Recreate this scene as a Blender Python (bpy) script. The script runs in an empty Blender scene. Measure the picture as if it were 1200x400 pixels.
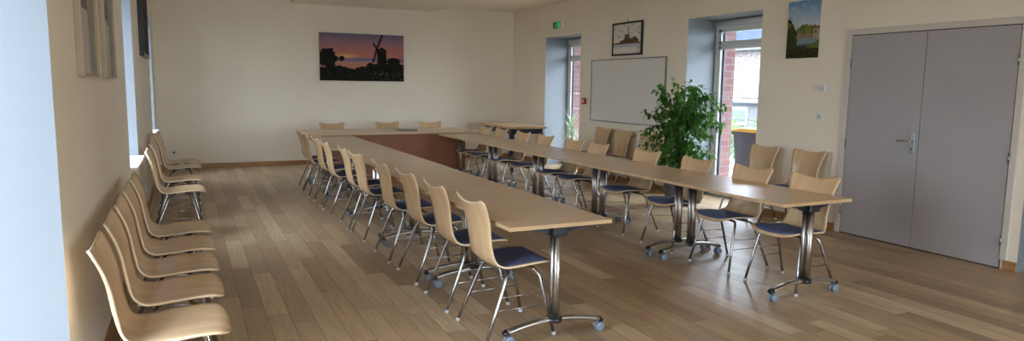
import bpy, math, random
from mathutils import Vector, Matrix, noise

random.seed(7)
C = bpy.context.scene.collection
SC = bpy.context.scene
PI = math.pi

# ------------------------------------------------------------------ camera
CAM_H = 1.55
YAW, PITCH, ROLL, FPX = math.radians(25.472), math.radians(7.072), math.radians(0.7235), 799.2
cy, sy = math.cos(YAW), math.sin(YAW)
fw = Vector((sy*math.cos(PITCH), cy*math.cos(PITCH), -math.sin(PITCH)))
rt = Vector((cy, -sy, 0)); up = rt.cross(fw)
r2 = rt*math.cos(ROLL) + up*math.sin(ROLL)
u2 = -rt*math.sin(ROLL) + up*math.cos(ROLL)
cam = bpy.data.cameras.new('camera'); cam_o = bpy.data.objects.new('camera', cam); C.objects.link(cam_o)
m = Matrix((r2, u2, -fw)).transposed().to_4x4(); m.translation = Vector((0, 0, CAM_H))
cam_o.matrix_world = m
cam.sensor_width = 36; cam.lens = 36*FPX/1200; cam.clip_start = 0.05; cam.clip_end = 200
SC.camera = cam_o

# ------------------------------------------------------------------ light
EXPOSURE = 1.34
SKY_BASE = 8.0
SKY_DIR = (0.6, 0.0, 1.5)
SC.view_settings.view_transform = 'Standard'; SC.view_settings.look = 'None'
SC.view_settings.exposure = EXPOSURE; SC.view_settings.gamma = 1; SC.view_settings.use_curve_mapping = False
w = bpy.data.worlds.new('sky'); SC.world = w; w.use_nodes = True
nt = w.node_tree; nt.nodes.clear()
out = nt.nodes.new('ShaderNodeOutputWorld'); bg = nt.nodes.new('ShaderNodeBackground')
tc = nt.nodes.new('ShaderNodeTexCoord'); sp = nt.nodes.new('ShaderNodeSeparateXYZ')
dp = nt.nodes.new('ShaderNodeVectorMath'); dp.operation = 'DOT_PRODUCT'; dp.inputs[1].default_value = SKY_DIR   # cloud cover brighter towards the hidden sun
ma = nt.nodes.new('ShaderNodeMath'); ma.operation = 'ADD'; ma.inputs[1].default_value = SKY_BASE
mr = nt.nodes.new('ShaderNodeMath'); mr.operation = 'MAXIMUM'; mr.inputs[1].default_value = 0.8
nt.links.new(tc.outputs['Generated'], dp.inputs[0]); nt.links.new(dp.outputs['Value'], ma.inputs[0]); nt.links.new(ma.outputs[0], mr.inputs[0])
bg.inputs['Color'].default_value = (0.80, 0.875, 1.0, 1)
nt.links.new(mr.outputs[0], bg.inputs['Strength']); nt.links.new(bg.outputs[0], out.inputs[0])

def portal(loc, rot, sx, sz):
    l = bpy.data.lights.new('window_portal', 'AREA'); l.shape = 'RECTANGLE'; l.size = sx; l.size_y = sz
    l.cycles.is_portal = True
    o = bpy.data.objects.new('window_portal', l); C.objects.link(o); o.location = loc; o.rotation_euler = rot

# openings: (y0, y1, z0, z1)
LEFT_OPEN = [(1.95, 3.25, 0.0, 2.52), (6.95, 8.10, 0.76, 2.52), (11.6, 12.45, 0.76, 2.52)]
RIGHT_OPEN = [(6.40, 7.78, 0.0, 2.52), (10.69, 12.02, 0.0, 2.50)]
REAR_FILL_OPEN = (0.9, 5.7, 0.0, 2.8)  # unseen opening, added to let fill light into the room
XL, XR, YB, YR, CEIL = -0.48, 6.43, 13.5, -6.0, 3.12
for (a, b, c, d) in LEFT_OPEN: portal((XL-0.66, (a+b)/2, (c+d)/2), (0, -PI/2, 0), d-c, b-a)
for (a, b, c, d) in RIGHT_OPEN: portal((7.05, (a+b)/2, (c+d)/2), (0, PI/2, 0), d-c, b-a)
portal(((REAR_FILL_OPEN[0]+REAR_FILL_OPEN[1])/2, YR-0.2, (REAR_FILL_OPEN[2]+REAR_FILL_OPEN[3])/2), (PI/2, 0, 0), REAR_FILL_OPEN[1]-REAR_FILL_OPEN[0], REAR_FILL_OPEN[3]-REAR_FILL_OPEN[2])
cyc = SC.cycles
cyc.max_bounces = 12; cyc.diffuse_bounces = 8; cyc.glossy_bounces = 4; cyc.transparent_max_bounces = 12
cyc.caustics_reflective = False; cyc.caustics_refractive = False; cyc.sample_clamp_indirect = 6

# ------------------------------------------------------------------ materials
def rgb(r, g, b):
    f = lambda c: (c/255/12.92 if c/255 <= 0.04045 else ((c/255+0.055)/1.055)**2.4)
    return (f(r), f(g), f(b), 1)

def mat(name, col, rough=0.5, metal=0.0, **kw):
    m = bpy.data.materials.new(name); m.use_nodes = True
    b = m.node_tree.nodes['Principled BSDF']
    b.inputs['Base Color'].default_value = col; b.inputs['Roughness'].default_value = rough; b.inputs['Metallic'].default_value = metal
    for k, v in kw.items(): b.inputs[k.replace('_', ' ')].default_value = v
    return m

def N(m, t, **kw):
    n = m.node_tree.nodes.new(t)
    for k, v in kw.items(): setattr(n, k, v)
    return n
def L(m, a, b): m.node_tree.links.new(a, b)
def B(m): return m.node_tree.nodes['Principled BSDF']

def noisy(name, c1, c2, scale=(8, 8, 8), rough=0.5, detail=4, bump=0.0, coord='Object', dist=0.0, **kw):
    m = mat(name, c1, rough, **kw)
    t = N(m, 'ShaderNodeTexCoord'); mp = N(m, 'ShaderNodeMapping'); mp.inputs['Scale'].default_value = scale
    n = N(m, 'ShaderNodeTexNoise'); n.inputs['Scale'].default_value = 1; n.inputs['Detail'].default_value = detail
    n.inputs['Distortion'].default_value = dist
    r = N(m, 'ShaderNodeValToRGB'); r.color_ramp.elements[0].color = c1; r.color_ramp.elements[1].color = c2
    r.color_ramp.elements[0].position = 0.3; r.color_ramp.elements[1].position = 0.7
    L(m, t.outputs[coord], mp.inputs[0]); L(m, mp.outputs[0], n.inputs[0]); L(m, n.outputs[0], r.inputs[0]); L(m, r.outputs[0], B(m).inputs['Base Color'])
    if bump:
        bp = N(m, 'ShaderNodeBump'); bp.inputs['Strength'].default_value = bump; bp.inputs['Distance'].default_value = 0.01
        L(m, n.outputs[0], bp.inputs['Height']); L(m, bp.outputs[0], B(m).inputs['Normal'])
    return m

M = {}
M['wall'] = noisy('cream_wall_paint', rgb(231, 222, 204), rgb(227, 217, 198), (1.5, 1.5, 1.5), 0.85, bump=0.02)
M['ceiling'] = noisy('ceiling_paint', rgb(234, 227, 214), rgb(230, 222, 208), (2, 2, 2), 0.9)
M['white'] = mat('white_paint', rgb(235, 236, 236), 0.6)
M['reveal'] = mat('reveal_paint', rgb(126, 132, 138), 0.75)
M['pvc'] = mat('white_window_frame', rgb(214, 216, 214), 0.35)
M['gasket'] = mat('dark_gasket', rgb(45, 55, 75), 0.4)
M['beech'] = noisy('beech_laminate', rgb(208, 180, 148), rgb(200, 170, 136), (1.5, 14, 20), 0.27, detail=5)
B(M['beech']).inputs['Specular IOR Level'].default_value = 0.75
M['beech_edge'] = noisy('beech_edge', rgb(205, 175, 132), rgb(190, 158, 116), (3, 40, 40), 0.4)
M['under'] = noisy('brown_board', rgb(150, 96, 58), rgb(140, 88, 54), (3, 3, 3), 0.55)
M['ply'] = noisy('beech_plywood', rgb(212, 181, 142), rgb(194, 161, 121), (14, 2.2, 2.2), 0.26, detail=6, dist=0.5)
M['ply_edge'] = mat('plywood_edge', rgb(222, 200, 166), 0.45)
M['pad'] = noisy('blue_grey_upholstery', rgb(92, 102, 136), rgb(82, 91, 124), (160, 160, 160), 0.85)
M['chrome'] = mat('chrome', rgb(165, 165, 167), 0.24, 1.0)
M['steel'] = mat('brushed_steel', rgb(186, 182, 176), 0.33, 1.0)
M['black'] = mat('black_plastic', rgb(22, 24, 30), 0.4)
M['glide'] = mat('pale_glide', rgb(190, 195, 200), 0.4)
M['caster'] = mat('grey_caster', rgb(120, 134, 148), 0.4)
M['oak_trim'] = noisy('oak_trim', rgb(168, 124, 78), rgb(146, 104, 62), (6, 6, 40), 0.4)
M['door'] = noisy('grey_door_paint', rgb(162, 158, 158), rgb(158, 154, 154), (3, 3, 3), 0.5)
M['casing'] = mat('door_casing_paint', rgb(196, 190, 178), 0.5)
M['gap'] = mat('dark_gap', rgb(40, 38, 38), 0.7)
M['navy'] = mat('navy_painted_wood', rgb(34, 42, 60), 0.35)
M['oldtop'] = noisy('oiled_wood_top', rgb(206, 170, 124), rgb(180, 142, 98), (4, 30, 20), 0.35)
M['board'] = mat('whiteboard_enamel', rgb(214, 212, 204), 0.22)
M['alu'] = mat('aluminium', rgb(150, 150, 150), 0.3, 0.9)
M['ink'] = mat('faded_marker_ink', rgb(150, 158, 160), 0.6)
M['frame_black'] = mat('black_lacquer', rgb(18, 17, 18), 0.3)
M['frame_wood'] = noisy('pale_wood_frame', rgb(168, 150, 126), rgb(156, 138, 114), (30, 30, 4), 0.45)
M['mount'] = mat('mount_card', rgb(205, 200, 188), 0.7)
M['red'] = mat('red_plastic', rgb(176, 26, 34), 0.4)
M['plastic'] = mat('white_plastic', rgb(216, 214, 208), 0.4)
M['laptop'] = mat('laptop_grey', rgb(120, 120, 118), 0.4, 0.4)
M['trunk'] = noisy('bark', rgb(110, 88, 66), rgb(84, 66, 48), (20, 20, 60), 0.8, bump=0.2)
M['pot'] = mat('grey_pot', rgb(92, 92, 96), 0.5)
M['terracotta'] = mat('pale_pot', rgb(170, 150, 120), 0.6)
M['soil'] = noisy('soil', rgb(52, 40, 30), rgb(34, 26, 20), (60, 60, 60), 0.95)
M['bin'] = mat('bin_plastic', rgb(48, 58, 76), 0.5)
M['bin_lid'] = mat('yellow_bin_lid', rgb(176, 158, 74), 0.5)
M['slate'] = noisy('slate_roof', rgb(50, 57, 68), rgb(40, 46, 56), (3, 3, 12), 0.8)
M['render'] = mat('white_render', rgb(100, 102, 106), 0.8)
M['dark_glass'] = mat('dark_window', rgb(70, 84, 92), 0.2)

def leaf_mat(name, c1, c2, rough=0.4):
    m = noisy(name, c1, c2, (9, 9, 9), rough); B(m).inputs['Specular IOR Level'].default_value = 0.3
    b = B(m)
    tr = N(m, 'ShaderNodeBsdfTranslucent'); mx = N(m, 'ShaderNodeMixShader'); mx.inputs[0].default_value = 0.3
    tr.inputs[0].default_value = (c2[0]*1.3, c2[1]*1.5, c2[2], 1)
    L(m, b.outputs[0], mx.inputs[1]); L(m, tr.outputs[0], mx.inputs[2])
    L(m, mx.outputs[0], m.node_tree.nodes['Material Output'].inputs[0])
    return m
M['leaf'] = leaf_mat('ficus_leaf', rgb(36, 70, 28), rgb(76, 120, 44))
M['spike'] = leaf_mat('spiky_leaf', rgb(112, 130, 112), rgb(176, 188, 172))
M['bush'] = leaf_mat('bush_leaf', rgb(66, 98, 50), rgb(104, 132, 70))

def glass_mat():
    m = bpy.data.materials.new('window_glass'); m.use_nodes = True
    t = m.node_tree; t.nodes.clear()
    o = t.nodes.new('ShaderNodeOutputMaterial'); mx = t.nodes.new('ShaderNodeMixShader')
    tr = t.nodes.new('ShaderNodeBsdfTransparent'); gl = t.nodes.new('ShaderNodeBsdfGlossy'); lw = t.nodes.new('ShaderNodeLayerWeight'); lw.inputs['Blend'].default_value = 0.5
    pw = t.nodes.new('ShaderNodeMath'); pw.operation = 'POWER'; pw.inputs[1].default_value = 5; t.links.new(lw.outputs['Facing'], pw.inputs[0])
    fr = t.nodes.new('ShaderNodeMath'); fr.operation = 'MULTIPLY_ADD'; fr.inputs[1].default_value = 0.9; fr.inputs[2].default_value = 0.04; t.links.new(pw.outputs[0], fr.inputs[0])
    gl.inputs['Roughness'].default_value = 0.02; tr.inputs[0].default_value = (0.93, 0.96, 0.97, 1)
    t.links.new(fr.outputs[0], mx.inputs[0]); t.links.new(tr.outputs[0], mx.inputs[1]); t.links.new(gl.outputs[0], mx.inputs[2]); t.links.new(mx.outputs[0], o.inputs[0])
    return m
M['glass'] = glass_mat()

def brick_mat(name, c1, c2, cm, scale, w_, h_, axis='x'):
    m = mat(name, c1, 0.85)
    t = N(m, 'ShaderNodeTexCoord'); s = N(m, 'ShaderNodeSeparateXYZ'); c = N(m, 'ShaderNodeCombineXYZ'); add = N(m, 'ShaderNodeMath', operation='ADD')
    L(m, t.outputs['Object'], s.inputs[0]); L(m, s.outputs['X'], add.inputs[0]); L(m, s.outputs['Y'], add.inputs[1])
    L(m, add.outputs[0], c.inputs['X']); L(m, s.outputs['Z'], c.inputs['Y'])
    b = N(m, 'ShaderNodeTexBrick'); b.inputs['Color1'].default_value = c1; b.inputs['Color2'].default_value = c2; b.inputs['Mortar'].default_value = cm
    b.inputs['Scale'].default_value = scale; b.inputs['Brick Width'].default_value = w_; b.inputs['Row Height'].default_value = h_; b.inputs['Mortar Size'].default_value = 0.008
    b.inputs['Bias'].default_value = 0.1
    L(m, c.outputs[0], b.inputs[0]); L(m, b.outputs[0], B(m).inputs['Base Color'])
    return m
M['brick'] = brick_mat('red_brick', rgb(96, 58, 56), rgb(110, 76, 74), rgb(108, 98, 98), 1.0, 0.25, 0.10)
M['rubble'] = noisy('rubble_stone', rgb(152, 146, 145), rgb(78, 64, 62), (12, 12, 26), 0.9, detail=8)
M['ground'] = noisy('pale_gravel', rgb(134, 134, 130), rgb(126, 125, 122), (4, 4, 4), 0.95)

def floor_mat():
    m = mat('oak_planks', rgb(150, 118, 84), 0.30)
    W, LN = 0.142, 1.1
    t = N(m, 'ShaderNodeTexCoord'); s = N(m, 'ShaderNodeSeparateXYZ'); L(m, t.outputs['Object'], s.inputs[0])
    def mth(op, a, b=None):
        n = N(m, 'ShaderNodeMath', operation=op)
        for i, v in enumerate((a, b)):
            if v is None: continue
            if isinstance(v, (int, float)): n.inputs[i].default_value = v
            else: L(m, v, n.inputs[i])
        return n.outputs[0]
    xr = mth('DIVIDE', mth('ADD', s.outputs['X'], 50*W), W); row = mth('FLOOR', xr); fx = mth('SUBTRACT', xr, row)
    wn = N(m, 'ShaderNodeTexWhiteNoise', noise_dimensions='1D'); L(m, row, wn.inputs['W'])
    yr = mth('DIVIDE', mth('ADD', s.outputs['Y'], mth('MULTIPLY', wn.outputs['Value'], 7.3)), LN); col = mth('FLOOR', yr); fy = mth('SUBTRACT', yr, col)
    cb = N(m, 'ShaderNodeCombineXYZ'); L(m, row, cb.inputs[0]); L(m, col, cb.inputs[1])
    w2 = N(m, 'ShaderNodeTexWhiteNoise', noise_dimensions='2D'); L(m, cb.outputs[0], w2.inputs['Vector'])
    r = N(m, 'ShaderNodeValToRGB'); e = r.color_ramp.elements
    e[0].position = 0.0; e[0].color = rgb(152, 126, 97); e[1].position = 1.0; e[1].color = rgb(202, 178, 144)
    for p, c in ((0.15, (168, 140, 108)), (0.5, (178, 151, 118)), (0.85, (190, 165, 131))):
        x = e.new(p); x.color = rgb(*c)
    L(m, w2.outputs['Value'], r.inputs[0])
    # grain
    off = N(m, 'ShaderNodeVectorMath', operation='ADD'); sc = N(m, 'ShaderNodeVectorMath', operation='SCALE'); sc.inputs['Scale'].default_value = 9
    L(m, w2.outputs['Color'], sc.inputs[0]); L(m, t.outputs['Object'], off.inputs[0]); L(m, sc.outputs[0], off.inputs[1])
    mp = N(m, 'ShaderNodeMapping'); mp.inputs['Scale'].default_value = (26, 2.2, 1); L(m, off.outputs[0], mp.inputs[0])
    n = N(m, 'ShaderNodeTexNoise'); n.inputs['Scale'].default_value = 1; n.inputs['Detail'].default_value = 7; n.inputs['Distortion'].default_value = 1.2; L(m, mp.outputs[0], n.inputs[0])
    g = N(m, 'ShaderNodeMapRange'); g.inputs['From Min'].default_value = 0.3; g.inputs['From Max'].default_value = 0.7; g.inputs['To Min'].default_value = 0.80; g.inputs['To Max'].default_value = 1.14
    L(m, n.outputs[0], g.inputs[0])
    mul = N(m, 'ShaderNodeVectorMath', operation='SCALE'); L(m, r.outputs[0], mul.inputs[0]); L(m, g.outputs[0], mul.inputs['Scale'])
    # gaps
    ex = mth('MINIMUM', fx, mth('SUBTRACT', 1, fx)); ey = mth('MINIMUM', fy, mth('SUBTRACT', 1, fy))
    gx = mth('LESS_THAN', ex, 0.014); gy = mth('LESS_THAN', ey, 0.0018); gap = mth('MAXIMUM', gx, gy)
    mx = N(m, 'ShaderNodeMix', data_type='RGBA'); L(m, mth('MULTIPLY', gap, 0.75), mx.inputs[0]); L(m, mul.outputs[0], mx.inputs[6]); mx.inputs[7].default_value = rgb(70, 52, 38)
    L(m, mx.outputs[2], B(m).inputs['Base Color'])
    rr = N(m, 'ShaderNodeMapRange'); rr.inputs['To Min'].default_value = 0.33; rr.inputs['To Max'].default_value = 0.45; B(m).inputs['Specular IOR Level'].default_value = 0.6
    L(m, n.outputs[0], rr.inputs[0]); L(m, rr.outputs[0], B(m).inputs['Roughness'])
    bp = N(m, 'ShaderNodeBump'); bp.inputs['Strength'].default_value = 0.08; bp.inputs['Distance'].default_value = 0.004
    hh = mth('SUBTRACT', 1.0, gap); L(m, hh, bp.inputs['Height']); L(m, bp.outputs[0], B(m).inputs['Normal'])
    return m
M['floor'] = floor_mat()

def paint_mat():
    m = mat('painted_picture', (1, 1, 1, 1), 0.8); B(m).inputs['Specular IOR Level'].default_value = 0.15
    a = N(m, 'ShaderNodeVertexColor'); a.layer_name = 'Col'; L(m, a.outputs[0], B(m).inputs['Base Color'])
    return m
M['paint'] = paint_mat()

for k_ in ('slate', 'rubble', 'render', 'ground'): B(M[k_]).inputs['Specular IOR Level'].default_value = 0.05
M['gutter'] = mat('grey_gutter', rgb(74, 80, 88), 0.7)

# ------------------------------------------------------------------ mesh helpers
class MB:
    def __init__(s): s.v = []; s.f = []; s.mi = []; s.sm = []
    def add(s, vs, fs, mi=0, smooth=False):
        o = len(s.v); s.v += [tuple(v) for v in vs]
        for f in fs: s.f.append(tuple(i+o for i in f)); s.mi.append(mi); s.sm.append(smooth)
        return s
    def box(s, x0, x1, y0, y1, z0, z1, mi=0, yz=None):
        vs = [(x, y, z) for x in (x0, x1) for y in (y0, y1) for z in (z0, z1)]
        fs = [(0, 1, 3, 2), (4, 6, 7, 5), (0, 4, 5, 1), (2, 3, 7, 6), (0, 2, 6, 4), (1, 5, 7, 3)]
        o = len(s.v); s.v += vs
        for k, f in enumerate(fs):
            s.f.append(tuple(i+o for i in f)); s.mi.append(mi if (yz is None or k < 2) else yz); s.sm.append(False)
        return s
    def prism(s, poly, axis, a, b, mi=0):
        """poly: 2-D outline extruded along axis from a to b"""
        n = len(poly)
        def P(p, t): return {'x': (t, p[0], p[1]), 'y': (p[0], t, p[1]), 'z': (p[0], p[1], t)}[axis]
        vs = [P(p, a) for p in poly] + [P(p, b) for p in poly]
        fs = [tuple(range(n)), tuple(range(2*n-1, n-1, -1))] + [(i, (i+1) % n, n+(i+1) % n, n+i) for i in range(n)]
        return s.add(vs, fs, mi)
    def tube(s, pts, r, seg=10, mi=0, flat=1.0, upv=None):
        pts = [Vector(p) for p in pts]; n = len(pts)
        rs = r if isinstance(r, (list, tuple)) else [r]*n
        T = [(pts[min(i+1, n-1)]-pts[max(i-1, 0)]).normalized() for i in range(n)]
        if upv is None:
            a = Vector((0, 0, 1)) if abs(T[0].z) < 0.9 else Vector((1, 0, 0))
        else: a = Vector(upv)
        nrm = (a - T[0]*a.dot(T[0])).normalized()
        vs = []
        for i in range(n):
            nrm = (nrm - T[i]*nrm.dot(T[i])).normalized(); bi = T[i].cross(nrm)
            for k in range(seg):
                t = 2*PI*k/seg; vs.append(pts[i] + nrm*math.cos(t)*rs[i]*flat + bi*math.sin(t)*rs[i])
        fs = [(i*seg+k, i*seg+(k+1) % seg, (i+1)*seg+(k+1) % seg, (i+1)*seg+k) for i in range(n-1) for k in range(seg)]
        s.add(vs, fs, mi, True)
        o = len(s.v)-len(vs)
        s.f.append(tuple(o+k for k in range(seg-1, -1, -1))); s.mi.append(mi); s.sm.append(False)
        s.f.append(tuple(o+(n-1)*seg+k for k in range(seg))); s.mi.append(mi); s.sm.append(False)
        return s
    def lathe(s, prof, c=(0, 0, 0), seg=20, mi=0, axis='z'):
        vs = []
        for (r, h) in prof:
            for k in range(seg):
                t = 2*PI*k/seg; a, b = r*math.cos(t), r*math.sin(t)
                p = {'z': (a, b, h), 'x': (h, a, b), 'y': (a, h, b)}[axis]
                vs.append((c[0]+p[0], c[1]+p[1], c[2]+p[2]))
        n = len(prof)
        fs = [(i*seg+k, i*seg+(k+1) % seg, (i+1)*seg+(k+1) % seg, (i+1)*seg+k) for i in range(n-1) for k in range(seg)]
        s.add(vs, fs, mi, True); o = len(s.v)-len(vs)
        s.f.append(tuple(o+k for k in range(seg))); s.mi.append(mi); s.sm.append(False)
        s.f.append(tuple(o+(n-1)*seg+k for k in range(seg-1, -1, -1))); s.mi.append(mi); s.sm.append(False)
        return s
    def build(s, name, mats, parent=None, bevel=0.0, fixn=True):
        me = bpy.data.meshes.new(name); me.from_pydata(s.v, [], s.f)
        for mm in (mats if isinstance(mats, (list, tuple)) else [mats]): me.materials.append(M[mm])
        me.polygons.foreach_set('material_index', s.mi); me.polygons.foreach_set('use_smooth', s.sm)
        if fixn:
            import bmesh
            bm = bmesh.new(); bm.from_mesh(me); bmesh.ops.recalc_face_normals(bm, faces=bm.faces); bm.to_mesh(me); bm.free()
        me.update()
        o = bpy.data.objects.new(name, me); C.objects.link(o)
        if parent: o.parent = parent
        if bevel:
            b = o.modifiers.new('bevel', 'BEVEL'); b.width = bevel; b.segments = 2; b.limit_method = 'ANGLE'; b.angle_limit = 0.7
        return o

def tag(o, label=None, cat=None, group=None, kind=None):
    for k, v in (('label', label), ('category', cat), ('group', group), ('kind', kind)):
        if v: o[k] = v
    return o
def thing(name, loc=(0, 0, 0), rz=0.0, label=None, cat=None, group=None, kind=None):
    o = bpy.data.objects.new(name, None); C.objects.link(o); o.location = loc; o.rotation_euler = (0, 0, rz); o.empty_display_size = 0.1
    return tag(o, label, cat, group, kind)
def copy_tree(o, parent=None):
    c = o.copy(); C.objects.link(c)
    if parent: c.parent = parent
    for ch in list(o.children): copy_tree(ch, c)
    return c
def smooth_path(pts, n=6):
    """Catmull-Rom through points"""
    P = [Vector(p) for p in pts]; P = [P[0]*2-P[1]] + P + [P[-1]*2-P[-2]]; o = []
    for i in range(1, len(P)-2):
        for k in range(n):
            t = k/n; a, b, c, d = P[i-1], P[i], P[i+1], P[i+2]
            o.append(0.5*((2*b)+(-a+c)*t+(2*a-5*b+4*c-d)*t*t+(-a+3*b-3*c+d)*t**3))
    o.append(P[-2]); return o

# ------------------------------------------------------------------ room
def struct(mb, name, mats, parent=None, bevel=0.0):
    o = mb.build(name, mats, parent, bevel)
    if not parent: o['kind'] = 'structure'
    return o
struct(MB().box(XL-0.45, 8.2, YR-0.3, YB+0.3, -0.12, 0.0), 'floor', 'floor')
struct(MB().box(XL-0.6, 8.4, YR-0.3, YB+0.3, CEIL, CEIL+0.2), 'ceiling', 'ceiling')
struct(MB().box(1.82, 4.58, YR, YB-0.001, 3.035, CEIL), 'trim_1', 'ceiling')

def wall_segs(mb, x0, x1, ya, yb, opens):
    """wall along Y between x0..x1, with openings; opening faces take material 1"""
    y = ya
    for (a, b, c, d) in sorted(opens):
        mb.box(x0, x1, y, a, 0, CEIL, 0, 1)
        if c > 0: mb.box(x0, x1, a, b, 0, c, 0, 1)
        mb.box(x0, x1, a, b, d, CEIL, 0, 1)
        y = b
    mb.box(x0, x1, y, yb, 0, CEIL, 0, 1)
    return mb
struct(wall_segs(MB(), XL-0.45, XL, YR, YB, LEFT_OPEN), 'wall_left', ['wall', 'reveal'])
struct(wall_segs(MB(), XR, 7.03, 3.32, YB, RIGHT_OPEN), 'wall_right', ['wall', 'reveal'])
struct(wall_segs(MB(), XL-0.60, XL-0.45, YR-0.25, YB+0.3, LEFT_OPEN), 'wall_left_outer', ['brick', 'brick'])
ext = [(a+0.03, b-0.03, c, d-0.06) for a, b, c, d in RIGHT_OPEN]
struct(wall_segs(MB(), 7.03, 7.29, 3.4, YB+0.3, ext), 'wall_right_outer', ['brick', 'brick'])
struct(MB().box(XL-0.45, 7.03, YB, YB+0.3, 0, CEIL), 'wall_back', 'wall')
nc = MB().box(7.03, 7.9, 3.32, 3.4, 0, CEIL).box(7.9, 8.0, 2.0, 3.4, 0, CEIL).box(6.7, 7.9, 2.0, 2.2, 0, CEIL)  # unseen walls, added close by to shade the end face of the right wall
wall_segs(nc, XR, 6.7, YR, 2.2, []); struct(nc, 'wall_right_shade_recess', ['wall', 'wall'])
a, b, c, d = REAR_FILL_OPEN
struct(MB().box(XL-0.45, a, YR-0.25, YR, 0, CEIL).box(b, 8.0, YR-0.25, YR, 0, CEIL).box(a, b, YR-0.25, YR, d, CEIL), 'wall_rear', 'wall')

BH = 0.085
struct(MB().box(XL, XR, YB-0.016, YB, 0, BH), 'baseboard_back', 'oak_trim', bevel=0.003)
bl = MB(); y = YR
for (a, b, c, d) in sorted(LEFT_OPEN):
    if c == 0: bl.box(XL, XL+0.016, y, a, 0, BH); y = b
bl.box(XL, XL+0.016, y, YB-0.016, 0, BH); struct(bl, 'baseboard_left', 'oak_trim', bevel=0.003)
br = MB(); br.box(XR-0.016, XR, 3.32, 3.43, 0, BH).box(XR-0.016, XR, 5.17, 6.40, 0, BH).box(XR-0.016, XR, 7.78, 10.69, 0, BH).box(XR-0.016, XR, 12.02, YB-0.016, 0, BH)
struct(br, 'baseboard_right', 'oak_trim', bevel=0.003)

# left windows: frame, pane, sill
def left_window(n, a, b, c, d):
    t = thing('window_%d' % n, kind='structure')
    x0, x1 = XL-0.43, XL-0.36; f = 0.06
    MB().box(x0, x1, a, b, c, c+f).box(x0, x1, a, b, d-f, d).box(x0, x1, a, a+f, c+f, d-f).box(x0, x1, b-f, b, c+f, d-f).box(x0, x1, (a+b)/2-0.03, (a+b)/2+0.03, c+f, d-f).build('window_frame', 'pvc', t)
    MB().box(x0+0.03, x0+0.036, a+f, b-f, c+f, d-f).build('window_pane', 'glass', t)
    if c > 0: MB().box(x1, XL+0.06, a-0.0, b+0.0, c, c+0.02).build('window_sill', 'white', t, 0.004)
    return t
for i, o_ in enumerate(LEFT_OPEN): left_window(i+1, *o_)


def french_window(n, a, b, d, zt):
    t = thing('window_%d' % n, kind='structure')
    x0, x1 = 6.94, 7.03; f = 0.05
    MB().box(x0, x1, a, a+f, 0, d).box(x0, x1, b-f, b, 0, d).box(x0, x1, a+f, b-f, 0, 0.05).box(x0, x1, a+f, b-f, d-0.125, d-0.09).build('window_frame', 'pvc', t, 0.004)
    mb = MB().tube([(6.95, a+0.01, d-0.047), (6.95, b-0.01, d-0.047)], 0.044, 16); mb.build('shutter_box', 'pvc', t)
    # transom and sashes
    MB().box(x0-0.008, x1, a+f, b-f, zt, zt+0.02).build('transom', 'pvc', t, 0.004)
    for (z0, z1) in ((0.05, zt), (zt+0.02, d-0.125)):
        g = 0.045
        s = MB().box(x0+0.015, x1-0.01, a+f, b-f, z0, z0+(0.14 if z0 < 0.1 else g)).box(x0+0.015, x1-0.01, a+f, b-f, z1-g, z1).box(x0+0.015, x1-0.01, a+f, a+f+g, z0, z1).box(x0+0.015, x1-0.01, b-f-g, b-f, z0, z1)
        so = s.build('sash', 'pvc', t)
        gk = MB(); q = f+g; zz = z0+(0.14 if z0 < 0.1 else g)
        gk.box(x1-0.03, x1-0.015, a+q, a+q+0.02, zz, z1-g).box(x1-0.03, x1-0.015, b-q-0.03, b-q, zz, z1-g)
        gk.build('gasket', 'gasket', so)
        MB().box(x0+0.045, x0+0.051, a+q, b-q, zz, z1-g).build('window_pane', 'glass', so)
    dots = MB()
    for z in (1.41, 1.11):
        y = a+0.14
        while y < b-0.16:
            dots.box(x0+0.040, x0+0.044, y, y+0.022, z, z+0.022); y += 0.05
    dots.build('safety_dots', 'white', t)
    return t
french_window(5, 6.40, 7.78, 2.52, 2.155)
french_window(6, 10.69, 12.02, 2.50, 2.095)
# unseen rear glazing, added behind the camera as a light source
t = thing('window_7', kind='structure')
a, b, c, d = REAR_FILL_OPEN; f_ = MB().box(a, b, YR-0.2, YR-0.13, d-0.06, d).box(a, b, YR-0.2, YR-0.13, c, c+0.06)
for i in range(5): x = a+(b-a-0.06)*i/4; f_.box(x, x+0.06, YR-0.2, YR-0.13, c+0.06, d-0.06)
f_.build('window_frame', 'pvc', t); MB().box(a, b, YR-0.17, YR-0.165, c+0.06, d-0.06).build('window_pane', 'glass', t)
# double door
t = thing('door_1', kind='structure')
MB().box(XR-0.02, XR+0.02, 5.10, 5.165, 0, 2.19).box(XR-0.02, XR+0.02, 3.40, 3.455, BH, 2.19).box(XR-0.02, XR+0.02, 3.455, 5.10, 2.13, 2.19).build('door_casing', 'casing', t, 0.003)
MB().box(XR-0.004, XR+0.01, 3.455, 5.10, 0.0, 2.13).build('door_rebate', 'gap', t)
for (a, b, hy) in ((4.286, 5.092, 5.094), (3.462, 4.280, 3.459)):
    lf = MB().box(XR-0.014, XR-0.003, a, b, 0.012, 2.122).build('door_leaf', 'door', t)
    for z in (0.25, 0.98, 1.83):
        MB().lathe([(0.008, -0.045), (0.008, 0.045)], (XR-0.02, hy, z), 8).build('hinge', 'alu', lf)
    if a > 4:
        h = MB().box(XR-0.024, XR-0.014, 4.315, 4.36, 0.94, 1.15).build('handle_plate', 'alu', lf, 0.004)
        MB().tube(smooth_path([(XR-0.02, 4.338, 1.06), (XR-0.06, 4.338, 1.06), (XR-0.07, 4.37, 1.062), (XR-0.066, 4.47, 1.058)], 4), 0.009, 8).build('lever', 'chrome', lf)
        MB().lathe([(0.009, -0.03), (0.009, -0.022)], (XR, 4.338, 0.985), 10, axis='x').build('keyhole', 'black', lf)

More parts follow.
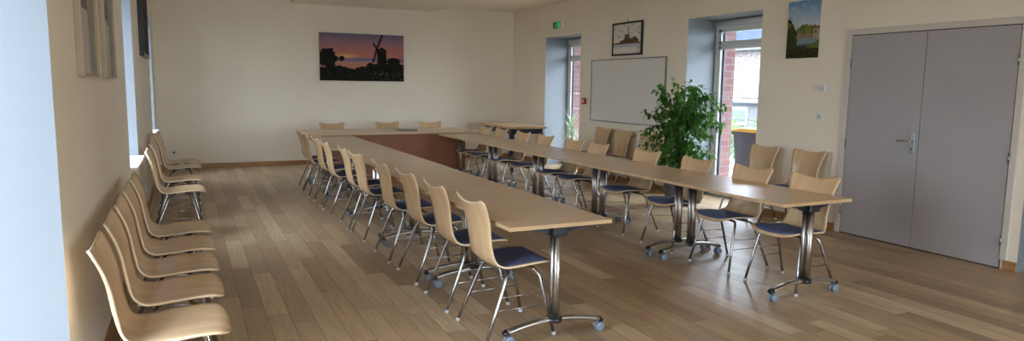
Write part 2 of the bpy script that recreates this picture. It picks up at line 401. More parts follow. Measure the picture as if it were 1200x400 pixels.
# ------------------------------------------------------------------ conference tables
PITCH_T = 1.466; TW = 0.70; TZ = 0.74
def arch(x, w=0.33): return 0.082 + 0.045*(1-(x/w)**2)
def make_table():
    root = thing('conference_table')
    h = PITCH_T/2-0.003
    top = MB().box(-TW/2, TW/2, -h, h, TZ-0.024, TZ)
    top.mi[-6:] = [1, 1, 1, 1, 2, 0]
    top.build('tabletop', ['beech', 'beech_edge', 'under'], root, 0.0015)
    MB().box(-0.03, 0.03, -h+0.13, h-0.13, TZ-0.075, TZ-0.03).build('under_beam', 'black', root, 0.003)
    for s in (-1, 1):
        yl = s*(h-0.085)
        leg = MB()
        for dy in (-0.024, 0.024): leg.lathe([(0.0225, 0.125), (0.0225, TZ-0.07)], (0, yl+dy, 0), 16)
        lo = leg.build('leg', 'steel', root)
        MB().box(-0.05, 0.05, yl-0.06, yl+0.06, TZ-0.085, TZ-0.025).build('top_bracket', 'black', lo, 0.008)
        MB().prism([(-0.27, TZ-0.026), (0.27, TZ-0.026), (0.06, TZ-0.075), (-0.06, TZ-0.075)], 'y', yl-0.02, yl+0.02).build('support_arm', 'black', lo)
        MB().lathe([(0.05, 0.112), (0.052, 0.122), (0.05, 0.14)], (0, yl, 0), 20).build('collar', 'black', lo)
        pts = [(x*0.01, yl, arch(x*0.01)) for x in range(-33, 34, 3)]
        MB().tube(pts, 0.027, 12, flat=0.55).build('foot_bar', 'steel', lo)
        for q in (-1, 1):
            MB().tube([(q*0.318, yl, arch(0.318)), (q*0.345, yl, arch(0.345)-0.004)], [0.030, 0.024], 12, flat=0.6).build('end_cap', 'black', lo)
            c = MB()
            c.lathe([(0.007, 0.045), (0.007, arch(0.318)-0.01)], (q*0.318, yl, 0), 8)
            for dy in (-0.016, 0.016):
                c.lathe([(0.010, -0.008), (0.028, -0.008), (0.031, -0.004), (0.031, 0.004), (0.028, 0.008), (0.010, 0.008)], (q*0.318+0.012, yl+dy, 0.0312), 20, axis='y')
            c.box(q*0.318-0.004, q*0.318+0.03, yl-0.007, yl+0.007, 0.02, 0.06)
            c.build('caster', 'caster', lo)
    return root
proto = make_table(); used = False
ORD = ['first', 'second', 'third', 'fourth', 'fifth']
for row, xc in (('left', 1.985), ('right', 4.13)):
    for i in range(5):
        t = copy_tree(proto) if used else proto; used = True
        t.location = (xc + (0.01, -0.004, 0.004, 0, -0.006)[i], 3.47 + PITCH_T*(i+0.5), 0)
        extra = ['with free end nearest the camera', 'with near end joined to the foremost table', 'in the middle of the row', 'just past the middle of the row', 'butting against the cross table'][i]
        tag(t, 'beech conference table, %s of the %s-hand row, %s' % (ORD[i], row, extra), 'table', 'conference tables of the %s row' % row)

# head table across the end
HX0, HX1, HY0, HY1 = 1.68, 4.60, 10.84, 12.0
t = thing('cross_table', ((HX0+HX1)/2, (HY0+HY1)/2, 0), 0, 'long beech table set crosswise before the back wall with brown front panel', 'table')
hx, hy = (HX1-HX0)/2, (HY1-HY0)/2
tp = MB().box(-hx, hx, -hy, hy, 0.742, 0.768); tp.mi[-6:] = [1, 1, 1, 1, 2, 0]; tp.build('tabletop', ['beech', 'beech_edge', 'under'], t, 0.0015)
MB().box(-hx+0.22, hx-0.28, -hy+0.12, -hy+0.138, 0.012, 0.742).build('modesty_panel', 'under', t)
for sx in (-1, 1):
    for s_y in (-1, 1):
        MB().lathe([(0.03, 0.0), (0.03, 0.742)], (sx*(hx-0.36), s_y*(hy-0.25), 0), 16).build('leg', 'steel', t)
lp = thing('closed_laptop', (3.40, 11.42, 0.768), 0.06, 'flat closed grey laptop lying on the crosswise table', 'laptop')
MB().box(-0.17, 0.17, -0.12, 0.12, 0.0, 0.011).build('base', 'laptop', lp, 0.003)
MB().box(-0.17, 0.17, -0.12, 0.12, 0.0125, 0.019).build('lid', 'laptop', lp, 0.003)

# ------------------------------------------------------------------ chairs
PROF = [(0.262, 0.424), (0.256, 0.436), (0.238, 0.447), (0.20, 0.455), (0.12, 0.455), (0.03, 0.448), (-0.05, 0.440), (-0.105, 0.442), (-0.148, 0.460),
        (-0.178, 0.50), (-0.196, 0.56), (-0.207, 0.63), (-0.219, 0.71), (-0.243, 0.79), (-0.276, 0.865)]
PP = smooth_path([(0, p[0], p[1]) for p in PROF], 5)
cum = [0]
for i in range(1, len(PP)): cum.append(cum[-1]+(PP[i]-PP[i-1]).length)
LEN = cum[-1]
def prof(s):
    d = min(max(s, 0), 1)*LEN
    for i in range(1, len(PP)):
        if cum[i] >= d:
            k = (d-cum[i-1])/(cum[i]-cum[i-1]); return PP[i-1].lerp(PP[i], k)
    return PP[-1]
WK = [(0, 0.190), (0.03, 0.208), (0.09, 0.221), (0.25, 0.226), (0.42, 0.215), (0.52, 0.193), (0.62, 0.180), (0.72, 0.184), (0.85, 0.205), (0.95, 0.222), (1.0, 0.226)]
def width(s):
    for (a, wa), (b, wb) in zip(WK, WK[1:]):
        if s <= b:
            k = (s-a)/(b-a); k = k*k*(3-2*k); return wa+(wb-wa)*k
    return WK[-1][1]
def surf(u, s, off=0.0, inset=0.0):
    p = prof(s); t = (prof(min(s+0.01, 1))-prof(max(s-0.01, 0))).normalized()
    n = Vector((0, -t.z, t.y))      # towards the sitter
    n = Vector((0, t.z, -t.y)) if n.z < 0 and s < 0.4 else n
    n = Vector((0, abs(t.z) if s > 0.12 else -t.z, -t.y if -t.y > 0 else 0)).normalized() if s > 0.12 else Vector((0, t.z, -t.y)).normalized()
    back = min(max((s-0.42)/0.2, 0), 1)
    cup = 0.010*(1-back) * (u*u) + back*0.026*abs(u)**2.2
    if s < 0.06: cup *= s/0.06
    return Vector((u*(width(s)-inset), 0, 0)) + p + n*(cup+off)
def shell(NU=18, NV=60):
    mb = MB(); vs = []
    for j in range(NV+1):
        v = j/NV
        for i in range(NU+1):
            u = -1+2*i/NU
            s0 = 0.055*abs(u)**3.5
            dip = 0.027*(1-min(abs(u)/0.88, 1)**2) + (0.022*max(0, (abs(u)-0.88)/0.12)**2)
            s1 = 1.0-dip
            vs.append(surf(u, s0+(s1-s0)*v))
    fs = [(j*(NU+1)+i, j*(NU+1)+i+1, (j+1)*(NU+1)+i+1, (j+1)*(NU+1)+i) for j in range(NV) for i in range(NU)]
    mb.add(vs, fs, 0, True); return mb
def pad(NU=22, NV=34):
    mb = MB(); vs = []
    for j in range(NV+1):
        v = j/NV
        for i in range(NU+1):
            u = -1+2*i/NU
            s0 = 0.012+0.058*abs(u)**3.5; s1 = 0.465-0.02*abs(u)**4
            e = (1-abs(u)**12)*(1-abs(2*v-1)**16)
            vs.append(surf(u, s0+(s1-s0)*v, 0.003+0.013*e, 0.005))
    fs = [(j*(NU+1)+i, j*(NU+1)+i+1, (j+1)*(NU+1)+i+1, (j+1)*(NU+1)+i) for j in range(NV) for i in range(NU)]
    mb.add(vs, fs, 0, True); return mb
def make_chair(padded):
    root = thing('meeting_chair' if padded else 'plywood_chair')
    sh = shell().build('seat_shell', ['ply', 'ply_edge'], root, fixn=False)
    so = sh.modifiers.new('thick', 'SOLIDIFY'); so.thickness = 0.011; so.offset = -1; so.material_offset_rim = 1; so.use_even_offset = True
    if padded: pad().build('seat_pad', 'pad', root, fixn=False)
    R_ = 0.0105
    ends = {}
    for sx in (-1, 1):
        for (fy, ky, kz, by) in ((0.235, 0.150, 0.372, 0.10), (-0.225, -0.085, 0.36, -0.035)):
            foot = Vector((sx*0.238, fy, 0.012)); knee = Vector((sx*0.196, ky, kz))
            path = [foot, foot.lerp(knee, 0.5), knee] + smooth_path([knee, (sx*0.182, ky-(ky-by)*0.35, kz+0.036), (sx*0.15, by+(ky-by)*0.25, kz+0.055 if fy > 0 else kz+0.053), (sx*0.06, by, 0.424 if fy > 0 else 0.417), (0, by, 0.424 if fy > 0 else 0.417)], 4)[1:]
            lg = MB().tube(path, R_, 10).build('leg', 'chrome', root)
            MB().lathe([(0.011, 0.0), (0.0145, 0.002), (0.0145, 0.016), (0.012, 0.022)], (foot.x, foot.y, 0), 10).build('foot_glide', 'glide', lg)
            ends[(sx, fy > 0)] = (foot, knee)
        for k in (0.52, 0.74):
            a = ends[(sx, True)][0].lerp(ends[(sx, True)][1], k); b = ends[(sx, False)][0].lerp(ends[(sx, False)][1], k)
            MB().tube([a, b], 0.0034, 8).build('stretcher', 'chrome', root)
    MB().box(-0.10, 0.10, 0.07, 0.13, 0.428, 0.4445).box(-0.10, 0.10, -0.075, 0.0, 0.420, 0.4335).build('seat_bracket', 'black', root, 0.003)
    return root

padded = make_chair(True); plain = make_chair(False)
flag = {id(padded): False, id(plain): False}
def place(src, x, y, rz, label, group):
    global flag
    key = id(src)
    o = copy_tree(src) if flag[key] else src
    flag[key] = True
    o.location = (x, y, 0); o.rotation_euler = (0, 0, rz)
    return tag(o, label, 'chair', group)

# left row: chairs face +x  (local +y -> +x : rz = -90 deg)
LR = [(3.85, 1.79, 0), (4.50, 1.78, -1), (5.22, 1.78, 1), (5.93, 1.76, 0), (6.82, 1.74, 2), (7.42, 1.74, -2), (8.28, 1.70, 0), (8.95, 1.70, 1), (9.75, 1.68, 0), (10.35, 1.70, -2)]
ORD10 = ['nearest', 'second nearest', 'third nearest', 'fourth nearest', 'fifth nearest', 'sixth nearest', 'seventh nearest', 'third farthest', 'second farthest', 'farthest']
for (y, x, r), n in zip(LR, ORD10):
    place(padded, x, y, -PI/2+math.radians(r), 'plywood chair with blue-grey pad facing right along left table row, %s the camera' % n.replace('farthest', 'farthest from').replace('nearest', 'nearest to'), 'chairs along the left table row')
# right row: chairs face -x
RR = [(3.84, 4.30, 5), (4.50, 4.28, 2), (5.26, 4.30, 0), (6.10, 4.32, 2), (7.06, 4.30, -1), (7.66, 4.32, 0), (8.45, 4.32, 2), (9.2, 4.33, 0), (10.0, 4.34, 0), (10.62, 4.34, 0)]
for (y, x, r), n in zip(RR, ORD10):
    place(padded, x, y, PI/2+math.radians(r), 'plywood chair with blue-grey pad behind the right table row, %s the camera' % n.replace('farthest', 'farthest from').replace('nearest', 'nearest to'), 'chairs along the right table row')
for x, n in ((2.30, 'at left end'), (3.30, 'in the middle'), (4.13, 'at right end')):
    place(padded, x, 12.02, PI, 'beech chair back showing above the crosswise table, %s' % n, 'chairs behind the crosswise table')
WL = [(3.33, 'closest to camera'), (3.91, 'second from camera'), (4.45, 'third from camera'), (5.0, 'fourth from camera'), (5.58, 'last of the front five'),
      (7.65, 'first of the four beyond the gap'), (8.50, 'second beyond the gap, under window sill'), (9.75, 'next to last in the corner'), (10.40, 'last before the back corner')]
for y, n in WL:
    place(plain, -0.13, y, -PI/2, 'bare plywood chair against left wall, %s' % n, 'plywood chairs along the left wall')
WR = [(9.73, 'left of three under whiteboard'), (9.13, 'middle of three under whiteboard'), (8.46, 'right of three beside the ficus'), (6.16, 'left of two between window and door'), (5.50, 'right of two, next to double door')]
for y, n in WR:
    place(padded, 6.11, y, PI/2, 'plywood chair backed against right wall, %s' % n, 'chairs along the right wall')

# ------------------------------------------------------------------ tall table in the back corner
t = thing('work_table', (5.55, 11.7, 0), 0, 'navy table with turned legs and pale wood top in back right corner', 'table')
tp = MB().box(-0.36, 0.36, -0.75, 0.75, 0.785, 0.82); tp.build('tabletop', 'oldtop', t, 0.004)
MB().box(-0.30, 0.30, -0.68, -0.655, 0.69, 0.785).box(-0.30, 0.30, 0.655, 0.68, 0.69, 0.785).box(-0.31, -0.285, -0.68, 0.68, 0.69, 0.785).box(0.285, 0.31, -0.68, 0.68, 0.69, 0.785).build('apron', 'navy', t, 0.002)
for sx in (-1, 1):
    for s_y in (-1, 1):
        MB().lathe([(0.018, 0), (0.026, 0.03), (0.022, 0.08), (0.036, 0.14), (0.026, 0.18), (0.034, 0.30), (0.040, 0.42), (0.028, 0.50), (0.022, 0.53), (0.040, 0.56), (0.024, 0.59), (0.038, 0.62), (0.038, 0.785)], (sx*0.29, s_y*0.66, 0), 16).build('leg', 'navy', t)

# ------------------------------------------------------------------ pictures
def picture_mesh(w_, h_, nx, ny, fn):
    """flat canvas in the local XZ plane, facing -Y"""
    vs = [(-w_/2+w_*i/nx, 0, -h_/2+h_*j/ny) for j in range(ny+1) for i in range(nx+1)]
    fs = [(j*(nx+1)+i, j*(nx+1)+i+1, (j+1)*(nx+1)+i+1, (j+1)*(nx+1)+i) for j in range(ny) for i in range(nx)]
    me = bpy.data.meshes.new('artwork'); me.from_pydata(vs, [], fs); me.materials.append(M['paint'])
    ca = me.color_attributes.new('Col', 'FLOAT_COLOR', 'CORNER'); dat = []
    for j in range(ny):
        for i in range(nx):
            c = rgb(*[min(255, max(0, q)) for q in fn((i+0.5)/nx, (j+0.5)/ny)]); dat += list(c)*4
    ca.data.foreach_set('color', dat)
    o = bpy.data.objects.new('artwork', me); C.objects.link(o); return o
def mix(a, b, t): t = min(max(t, 0), 1); return tuple(x+(y-x)*t for x, y in zip(a, b))
def nz(x, y, s=0): return noise.noise(Vector((x, y, s*7.3)))
def ramp(v, st):
    for (a, ca), (b, cb) in zip(st, st[1:]):
        if v <= b: return mix(ca, cb, (v-a)/(b-a))
    return st[-1][1]
def seg_d(px, py, ax, ay, bx, by):
    dx, dy = bx-ax, by-ay; t = max(0, min(1, ((px-ax)*dx+(py-ay)*dy)/(dx*dx+dy*dy)))
    return math.hypot(px-ax-t*dx, py-ay-t*dy)
def windmill(u, v):
    x, y = u*1.8, v
    col = ramp(v, [(0, (150, 100, 70)), (0.28, (190, 120, 90)), (0.40, (180, 120, 110)), (0.44, (110, 100, 130)), (0.48, (95, 95, 130)), (0.50, (190, 110, 90)), (0.62, (182, 104, 92)), (0.8, (150, 104, 112)), (1, (96, 92, 112))])
    g = math.exp(-((u-0.30)**2/0.012+(v-0.52)**2/0.002)); col = mix(col, (226, 180, 90), g*0.9)
    if u > 0.75: col = mix(col, (170, 70, 100), (u-0.75)*1.5*max(0, 1-abs(v-0.5)*4))
    n = nz(u*9, v*9, 1)*0.05+nz(u*30, v*30, 2)*0.03
    dark = False
    hill = 0.30+0.10*math.exp(-((u-0.78)/0.3)**2)-0.05*math.exp(-((u-0.38)/0.08)**2)+n
    if v < hill: dark = True
    if math.hypot((u-0.09)/0.11, (v-0.48)/0.20) < 1+n*6: dark = True
    if math.hypot((u-0.255)/0.03, (v-0.47)/0.075) < 1+n*9: dark = True
    if math.hypot((u-0.88)/0.09, (v-0.42)/0.09) < 1+n*7: dark = True
    if 0.675 < u < 0.785 and v < 0.66: dark = True
    if v >= 0.66 and v < 0.66+0.07*(1-abs(u-0.73)/0.065): dark = True
    hx_, hy_ = 0.672*1.8, 0.69
    for (ex, ey) in ((0.735*1.8, 0.985), (0.625*1.8, 0.42)):
        if seg_d(x, y, hx_, hy_, ex, ey) < 0.016+(0.013 if int((x+y*2)*60) % 2 else 0): dark = True
    for (ex, ey) in ((0.63*1.8, 0.80), (0.71*1.8, 0.61)):
        if seg_d(x, y, hx_, hy_, ex, ey) < 0.020: dark = True
    if dark:
        k = nz(u*26, v*26, 4); b = (22, 22, 18) if k < 0.1 else (34, 36, 24)
        if v < 0.22 and u > 0.62 and nz(u*60, v*60, 6) > 0.42: b = (130, 100, 96)
        return b
    g_ = sum(col)/3; return tuple(g_+(c-g_)*0.82+6 for c in col)
def fortress(u, v):
    base = (212, 207, 196)
    k = nz(u*7, v*14, 3)
    if v > 0.5: base = mix(base, (140, 150, 156), max(0, k)*1.3)
    if v < 0.36: base = mix(base, (132, 148, 170), max(0, 0.8-abs(v-0.28)*8)*0.8)
    top = 0.36
    if 0.10 < u < 0.92: top = 0.36+0.14*math.exp(-((u-0.5)/0.12)**2)+0.12*math.exp(-((u-0.78)/0.12)**2)+0.05*nz(u*20, 0, 5)+0.08*min((u-0.1)/0.2, 1)
    if 0.33 < v < top: base = mix((120, 88, 66), (70, 56, 50), 0.5+nz(u*24, v*24, 6)*1.6)
    if 0.42 < u < 0.58 and 0.5 < v < 0.66: base = mix((140, 112, 84), (84, 66, 56), 0.5+nz(u*30, v*30, 7))
    if abs(u-0.54) < 0.012 and 0.66 < v < 0.86: base = (110, 104, 104)
    if u > 0.86 and v < 0.25 and nz(u*40, v*40, 8) > 0.25: base = (120, 80, 70)
    return base
def river(u, v):
    col = ramp(v, [(0, (60, 56, 32)), (0.12, (70, 72, 40)), (0.20, (52, 58, 40)), (0.26, (120, 140, 150)), (0.36, (130, 140, 130)), (0.42, (176, 184, 180)), (0.6, (176, 190, 196)), (0.8, (140, 166, 190)), (1, (92, 132, 174))])
    n = nz(u*12, v*12, 11)
    if v > 0.45: col = mix(col, (206, 206, 200), max(0, n)*0.7)
    if 0.30 < u < 0.95 and v < 0.50+0.05*math.sin((u-0.3)*6)+0.05*n+0.10*(u-0.3) and v > 0.38: col = mix((140, 128, 70), (90, 96, 52), 0.5+n)
    if 0.30 < u < 0.86 and 0.34 < v < 0.41: 
        col = (160, 110, 84)
        if v < 0.385 and (u*9) % 1 < 0.55: col = (96, 124, 110)
    if 0.82 < u < 1.0 and 0.33 < v < 0.52: col = (160, 150, 120) if not (0.86 < u < 0.9 and 0.42 < v < 0.47) else (70, 66, 60)
    if 0.8 < u and 0.50 < v < 0.54: col = (120, 90, 66)
    if u > 0.62 and v < 0.30 and v > 0.18-(u-0.62)*0.2 and v < 0.18+(u-0.62)*0.35: col = (92, 106, 46)
    tree = 0.32-0.0*v+0.05*nz(v*14, u*6, 12)
    if v > 0.12 and v < 0.70+0.02*n and u < tree*(1.0 if v < 0.45 else max(0.15, 1-(v-0.45)*3.1)): col = mix((74, 76, 34), (30, 40, 22), 0.5+1.3*nz(u*26, v*26, 13))
    if v > 0.5 and v < 0.72 and u < 0.13 and n > -0.1: col = (120, 96, 40)
    if v < 0.17: col = mix((58, 54, 28), (38, 38, 22), 0.5+nz(u*20, v*20, 14)*1.5)
    return col
def etching(seed):
    def f(u, v):
        k = nz(u*6, v*9, seed)
        if u > 0.52: return mix((142, 142, 124), (160, 158, 142), 0.5+k)
        if v > 0.44+0.06*k: return mix((108, 100, 98), (136, 126, 124), 0.5+k*1.3)
        return (188, 184, 178)
    return f

def nightprint(u, v): return mix((44, 40, 36), (84, 74, 62), 0.5+nz(u*6, v*8, 9)*1.4)
# windmill canvas on back wall
t = thing('canvas_print', (3.15, YB-0.001, 2.065), 0, 'wide canvas print of a windmill silhouetted against a pink sunset', 'picture')
MB().box(-0.825, 0.825, -0.03, 0.0, -0.455, 0.455).build('stretcher_frame', 'frame_black', t)
a_ = picture_mesh(1.65, 0.91, 150, 84, windmill); a_.parent = t; a_.location = (0, -0.0312, 0)

def framed(name, loc, w_, h_, bar, depth, fmat, fn, label, nx, ny, rz, mount=0.0, cat='picture', glass=False, tilt=0.0):
    t = thing(name, loc, rz, label, cat); t.rotation_euler = (tilt, 0, rz)
    f = MB()
    f.box(-w_/2, w_/2, -depth, 0, -h_/2, -h_/2+bar).box(-w_/2, w_/2, -depth, 0, h_/2-bar, h_/2).box(-w_/2, -w_/2+bar, -depth, 0, -h_/2+bar, h_/2-bar).box(w_/2-bar, w_/2, -depth, 0, -h_/2+bar, h_/2-bar)
    f.build('picture_frame', fmat, t, 0.002)
    MB().box(-w_/2+bar, w_/2-bar, -depth*0.6, -depth*0.3, -h_/2+bar, h_/2-bar).build('mount_board', 'mount', t)
    a = picture_mesh(w_-2*bar-2*mount, h_-2*bar-2*mount, nx, ny, fn); a.parent = t; a.location = (0, -depth*0.6-0.001, 0)
    return t
# right wall faces -x: local -Y -> -X : rotate by -90 deg
RZ = -PI/2
t = framed('framed_drawing', (XR-0.001, 9.24, 2.325), 0.82, 0.53, 0.03, 0.03, 'frame_black', fortress, 'black framed drawing of a rocky sea fort above the whiteboard', 70, 46, RZ)
MB().tube([(0.0, -0.008, 0.26), (0.0, -0.008, 0.31)], 0.004, 6).build('hook', 'black', t)
t = thing('landscape_painting', (XR-0.001, 5.75, 2.235), RZ, 'unframed painting of a river with bridge, tree and blue sky', 'picture')
MB().box(-0.23, 0.23, -0.022, 0, -0.325, 0.325).build('canvas_edge', 'mount', t)
a_ = picture_mesh(0.46, 0.65, 64, 90, river); a_.parent = t; a_.location = (0, -0.0232, 0)
# left wall faces +x : local -Y -> +X
LZ = PI/2
framed('framed_print', (XL+0.001, 4.30, 1.97), 0.66, 0.80, 0.015, 0.032, 'frame_wood', etching(3), 'large pale wood framed print on left wall, closer to the camera', 30, 30, LZ, 0.0)
framed('framed_print', (XL+0.001, 5.41, 1.97), 0.64, 0.80, 0.015, 0.032, 'frame_wood', etching(5), 'large pale wood framed print on left wall, nearer the second window', 30, 30, LZ, 0.0)
framed('black_framed_picture', (XL+0.001, 9.9, 2.26), 1.3, 0.82, 0.04, 0.05, 'frame_black', nightprint, 'black framed picture between the two far windows of left wall', 20, 20, LZ, 0.0)

# whiteboard
t = thing('whiteboard', (XR-0.001, 9.25, 1.49), RZ, 'large wall-mounted whiteboard with slim aluminium frame above the chairs', 'whiteboard')
MB().box(-1.02, 1.02, -0.018, 0, -0.51, 0.51).build('board_panel', 'board', t)
MB().box(-1.03, 1.03, -0.026, 0, -0.522, -0.508).box(-1.03, 1.03, -0.026, 0, 0.508, 0.522).box(-1.03, -1.015, -0.026, 0, -0.508, 0.508).box(1.015, 1.03, -0.026, 0, -0.508, 0.508).build('board_frame', 'alu', t)
ink = MB(); rr = random.Random(4)
for row, (x0, x1) in enumerate(((-0.96, -0.78), (-0.94, -0.66), (-0.94, -0.68))):
    z = 0.40-row*0.075 - (0.05 if row else 0); x = x0
    pts = []
    while x < x1: pts.append((x, -0.0195, z+rr.uniform(-0.012, 0.012))); x += 0.012
    ink.tube(pts, 0.0022, 4)
ink.build('marker_writing', 'ink', t)

# exit sign, alarm, switches, socket
t = thing('exit_sign', (XR-0.001, 11.47, 2.70), RZ, 'small green emergency exit sign with running figure above far window', 'sign')
MB().box(-0.15, 0.15, -0.07, 0, -0.07, 0.075).build('housing', 'plastic', t, 0.006)
M['green'] = mat('exit_green', rgb(16, 84, 56), 0.4); M['lit'] = mat('lit_pictogram', rgb(90, 190, 130), 0.4)
b_ = B(M['lit']); b_.inputs['Emission Color'].default_value = rgb(60, 220, 120); b_.inputs['Emission Strength'].default_value = 0.15
MB().box(-0.14, 0.14, -0.073, -0.070, -0.06, 0.06).build('green_panel', 'green', t)
pg = MB()
pg.box(0.05, 0.115, -0.076, -0.073, -0.05, 0.05)                                     # doorway
pg.lathe([(0.009, -0.076), (0.009, -0.073)], (-0.01, 0, 0.038), 10, axis='y')        # head
for (a, b) in (((-0.012, 0.025), (-0.022, -0.008)), ((-0.022, -0.008), (0.008, -0.022)), ((0.008, -0.022), (0.0, -0.048)), ((-0.022, -0.008), (-0.05, -0.04)), ((-0.012, 0.022), (0.02, 0.01)), ((-0.012, 0.022), (-0.04, 0.008))):
    pg.tube([(a[0], -0.0745, a[1]), (b[0], -0.0745, b[1])], 0.005, 6)
pg.build('pictogram', 'lit', t)
t = thing('fire_alarm_call_point', (XR-0.001, 10.5, 1.30), RZ, 'small red fire alarm call point left of the whiteboard', 'alarm')
MB().box(-0.055, 0.055, -0.045, 0, -0.055, 0.055).build('case', 'red', t, 0.006); MB().box(-0.025, 0.025, -0.048, -0.045, -0.025, 0.025).build('press_panel', 'plastic', t)
t = thing('thermostat', (XR-0.001, 5.44, 1.57), RZ, 'small white wall thermostat above the light switch', 'thermostat')
MB().box(-0.04, 0.04, -0.03, 0, -0.04, 0.04).build('case', 'plastic', t, 0.005); MB().lathe([(0.02, -0.04), (0.022, -0.03)], (0.0, 0, 0), 16, axis='y').build('dial', 'glide', t)
t = thing('light_switch', (XR-0.001, 5.46, 1.255), RZ, 'white square light switch between landscape painting and double door', 'switch')
MB().box(-0.042, 0.042, -0.01, 0, -0.042, 0.042).build('plate', 'plastic', t, 0.003); MB().lathe([(0.02, -0.018), (0.024, -0.01)], (0, 0, 0), 16, axis='y').build('rocker', 'glide', t)
t = thing('wall_socket', (-0.24, YB-0.001, 0.30), 0, 'white wall socket low on back wall near left corner', 'socket')
MB().box(-0.045, 0.045, -0.012, 0, -0.045, 0.045).build('plate', 'plastic', t, 0.003); MB().lathe([(0.018, -0.014), (0.018, -0.011)], (0, 0, 0), 14, axis='y').build('outlet', 'gap', t)
t = thing('wall_socket', (XL+0.001, 9.1, 0.30), LZ, 'white double socket low on left wall between far chairs', 'socket')
MB().box(-0.08, 0.08, -0.012, 0, -0.045, 0.045).build('plate', 'plastic', t, 0.003)
for q in (-0.04, 0.04): MB().lathe([(0.018, -0.014), (0.018, -0.011)], (q, 0, 0), 14, axis='y').build('outlet', 'gap', t)

# ------------------------------------------------------------------ plants
def leaf(mb, base, d, upv, ln, wd, fold=0.25, droop=0.3):
    d = d.normalized(); side = d.cross(upv)
    if side.length < 1e-3: side = d.cross(Vector((1, 0, 0)))
    side.normalize(); nn = side.cross(d).normalized()
    P = lambda a, b, c: base + d*(a*ln) + side*(b*wd) + nn*(c*ln)
    vs = [P(0, 0, 0), P(0.4, 0.5, 0.06-0.1*droop), P(0.4, 0, -0.04-0.1*droop), P(0.4, -0.5, 0.06-0.1*droop), P(0.75, 0.32, -0.02-0.3*droop), P(0.75, 0, -0.08-0.3*droop), P(0.75, -0.32, -0.02-0.3*droop), P(1, 0, -0.1-0.6*droop)]
    mb.add(vs, [(0, 2, 1), (0, 3, 2), (1, 2, 5, 4), (2, 3, 6, 5), (4, 5, 7), (5, 6, 7)], 0, False)
R5 = random.Random(12)
FX, FY = 5.86, 7.17
t = thing('potted_ficus', (FX, FY, 0), 0, 'large leafy green ficus in a grey pot between whiteboard and window', 'plant')
MB().lathe([(0.14, 0), (0.15, 0.01), (0.185, 0.30), (0.195, 0.34), (0.195, 0.36), (0.175, 0.36), (0.17, 0.33)], (0, 0, 0), 28).build('pot', 'pot', t)
MB().lathe([(0.001, 0.325), (0.172, 0.325), (0.172, 0.31), (0.001, 0.31)], (0, 0, 0), 24).build('soil', 'soil', t)
tr = MB(); fol = MB()
stems = []
for k in range(5):
    a = 2*PI*k/5+0.4; top = Vector((0.14*math.cos(a), 0.14*math.sin(a), 1.20+0.28*R5.random()))
    path = smooth_path([(0.04*math.cos(a), 0.04*math.sin(a), 0.31), (0.02*math.cos(a+1), 0.02*math.sin(a+1), 0.7), (top.x*0.6, top.y*0.6, 1.0), top], 5)
    tr.tube(path, [0.014-0.009*i/(len(path)-1) for i in range(len(path))], 7); stems.append(path)
def twig(p, end, n, lift=0.06):
    path = smooth_path([p, p.lerp(end, 0.55)+Vector((0, 0, lift)), end], 6)
    tr.tube(path, [0.0045-0.003*i/(len(path)-1) for i in range(len(path))], 5)
    out_ = (end-p); out_.z = 0
    if out_.length > 1e-3: out_.normalize()
    for i in range(4, len(path)):
        for _ in range(n):
            d = out_*R5.uniform(-0.2, 0.9)+Vector((R5.uniform(-.8, .8), R5.uniform(-.8, .8), R5.uniform(-1.2, 0.25)))
            leaf(fol, path[i]+Vector((R5.uniform(-.035, .035), R5.uniform(-.035, .035), R5.uniform(-.035, .03))), d, Vector((R5.uniform(-.4, .4), R5.uniform(-.4, .4), 1)), R5.uniform(0.060, 0.095), R5.uniform(0.034, 0.050), droop=R5.uniform(0, 0.6))
# boughs: a ragged crown, widest at two thirds of its height and reaching towards the window light (-y)
for k in range(104):
    st = R5.choice(stems); q = R5.randint(6, len(st)-1); p = Vector(st[q])
    a = R5.uniform(0, 2*PI); zt = R5.uniform(0.42, 1.66)
    prof_r = ramp_r = 0.30+0.24*math.sin(min(max((zt-0.42)/1.2, 0), 1)*PI*0.85)
    if zt > 1.4: prof_r *= 0.75
    r = prof_r*(0.45+0.6*R5.random())
    e = Vector((math.cos(a)*r*0.92, math.sin(a)*r*(1.28 if math.sin(a) < 0 and zt > 0.95 else 1.05), zt))
    e.x = min(e.x, 0.50)
    if zt < p.z-0.25: p = Vector(st[max(3, q-5)])
    twig(p, e, 3)
tr.build('stems', 'trunk', t); fol.build('foliage', 'leaf', t, fixn=False)

t = thing('spiky_plant', (6.72, 11.42, 0), 0, 'thin spiky dracaena in small pale pot before the far window', 'plant')
MB().lathe([(0.09, 0), (0.12, 0.16), (0.125, 0.18), (0.11, 0.18), (0.105, 0.16)], (0, 0, 0), 20).build('pot', 'terracotta', t)
MB().tube(smooth_path([(0, 0, 0.1), (0.02, -0.01, 0.35), (0, 0.01, 0.72)], 4), [0.014]*9, 7).build('stem', 'trunk', t)
sp_ = MB()
for k in range(90):
    a = R5.uniform(0, 2*PI); el = R5.uniform(-0.7, 1.35); ln = R5.uniform(0.34, 0.56)
    b0 = Vector((0, 0.01, R5.uniform(0.55, 0.78))); d = Vector((math.cos(a)*math.cos(el)*0.5, math.sin(a)*math.cos(el), math.sin(el)))
    p1 = b0+d*ln*0.5+Vector((0, 0, 0.03)); p2 = b0+d*ln-Vector((0, 0, 0.05*(1.2-el)))
    s_ = d.cross(Vector((0, 0, 1))).normalized()*0.007
    sp_.add([b0-s_, b0+s_, p1+s_, p1-s_, p2], [(0, 1, 2, 3), (3, 2, 4)], 0, False)
sp_.build('leaves', 'spike', t, fixn=False)

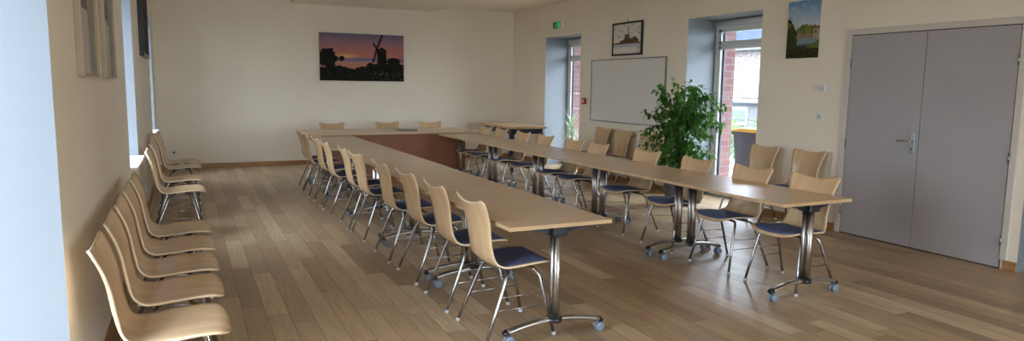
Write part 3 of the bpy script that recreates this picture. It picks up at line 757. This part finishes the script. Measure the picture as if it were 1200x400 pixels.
# ------------------------------------------------------------------ outdoors
struct(MB().box(-40, 45, -40, 45, -0.35, -0.13), 'ground', 'ground')
t = thing('wheelie_bin', (9.05, 8.90, -0.13), 0.1, 'dark wheelie bin with a yellow lid outside the window', 'bin')
bb = MB(); bot = [(-0.24, -0.3), (0.24, -0.3), (0.24, 0.3), (-0.24, 0.3)]; topp = [(-0.29, -0.37), (0.29, -0.37), (0.29, 0.37), (-0.29, 0.37)]
bb.add([(x, y, 0.05) for x, y in bot]+[(x, y, 0.93) for x, y in topp], [(3, 2, 1, 0), (4, 5, 6, 7)]+[(i, (i+1) % 4, 4+(i+1) % 4, 4+i) for i in range(4)]); bb.build('body', 'bin', t, 0.02)
MB().box(-0.31, 0.31, -0.39, 0.39, 0.88, 0.93).build('rim', 'bin', t, 0.01)
ld = MB().prism([(-0.42, 0.932), (0.42, 0.932), (0.40, 0.965), (0.2, 1.0), (-0.2, 1.0), (-0.40, 0.965)], 'x', -0.32, 0.33); ld.build('lid', 'bin_lid', t, 0.01)
for s_y in (-1, 1): MB().lathe([(0.02, -0.025), (0.10, -0.025), (0.10, 0.025), (0.02, 0.025)], (0.24, s_y*0.27, 0.10), 20, axis='y').build('wheel', 'black', t)

t = thing('stone_barn', (15.0, 15.5, -0.13), 0, 'stone barn with slate roof seen through the right window', 'building')
MB().box(0, 6, -6.5, 8, 0, 2.86).build('wall', 'rubble', t)
MB().prism([(-0.25, 2.84), (-0.22, 2.92), (3.0, 5.5), (6.2, 2.92), (6.2, 2.84), (3.0, 5.4)], 'y', -6.8, 8.3).build('roof', 'slate', t)
MB().box(-0.28, -0.2, -6.8, 8.3, 2.80, 2.88).build('gutter', 'gutter', t)
t = thing('white_outbuilding', (12.6, 13.4, -0.13), 0, 'low white outbuilding with small window before the stone barn', 'building')
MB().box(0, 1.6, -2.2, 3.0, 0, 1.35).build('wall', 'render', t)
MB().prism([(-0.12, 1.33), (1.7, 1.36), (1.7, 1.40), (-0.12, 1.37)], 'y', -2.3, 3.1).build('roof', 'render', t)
wf = MB().box(-0.03, 0.0, -0.55, 0.15, 0.78, 1.22).build('window_frame', 'pvc', t)
MB().box(-0.035, -0.03, -0.5, 0.1, 0.83, 1.17).build('window_pane', 'dark_glass', wf)
def bush(x, y, r, h, label, n=500, name='garden_shrub'):
    t = thing(name, (x, y, -0.13), 0, label, 'shrub'); f = MB(); s = MB()
    for k in range(7):
        a = 2*PI*k/7; s.tube([(0, 0, 0), (r*0.4*math.cos(a), r*0.4*math.sin(a), h*0.8)], [0.02, 0.006], 6)
    for _ in range(n):
        a = R5.uniform(0, 2*PI); q = r*math.sqrt(R5.random()); z = R5.uniform(0.08, 1)*h*(1-0.35*(q/r)**2)
        leaf(f, Vector((q*math.cos(a), q*math.sin(a), z)), Vector((R5.uniform(-1, 1), R5.uniform(-1, 1), R5.uniform(-.3, 1.4))), Vector((0, 0, 1)), R5.uniform(0.09, 0.18), 0.05)
    s.build('branches', 'trunk', t); f.build('foliage', 'bush', t, fixn=False)
bush(11.1, 11.95, 0.55, 1.15, 'pale green shrub growing beyond the wheelie bin')
bush(11.0, 10.5, 0.5, 1.2, 'bright green shrub hidden partly behind the wheelie bin')
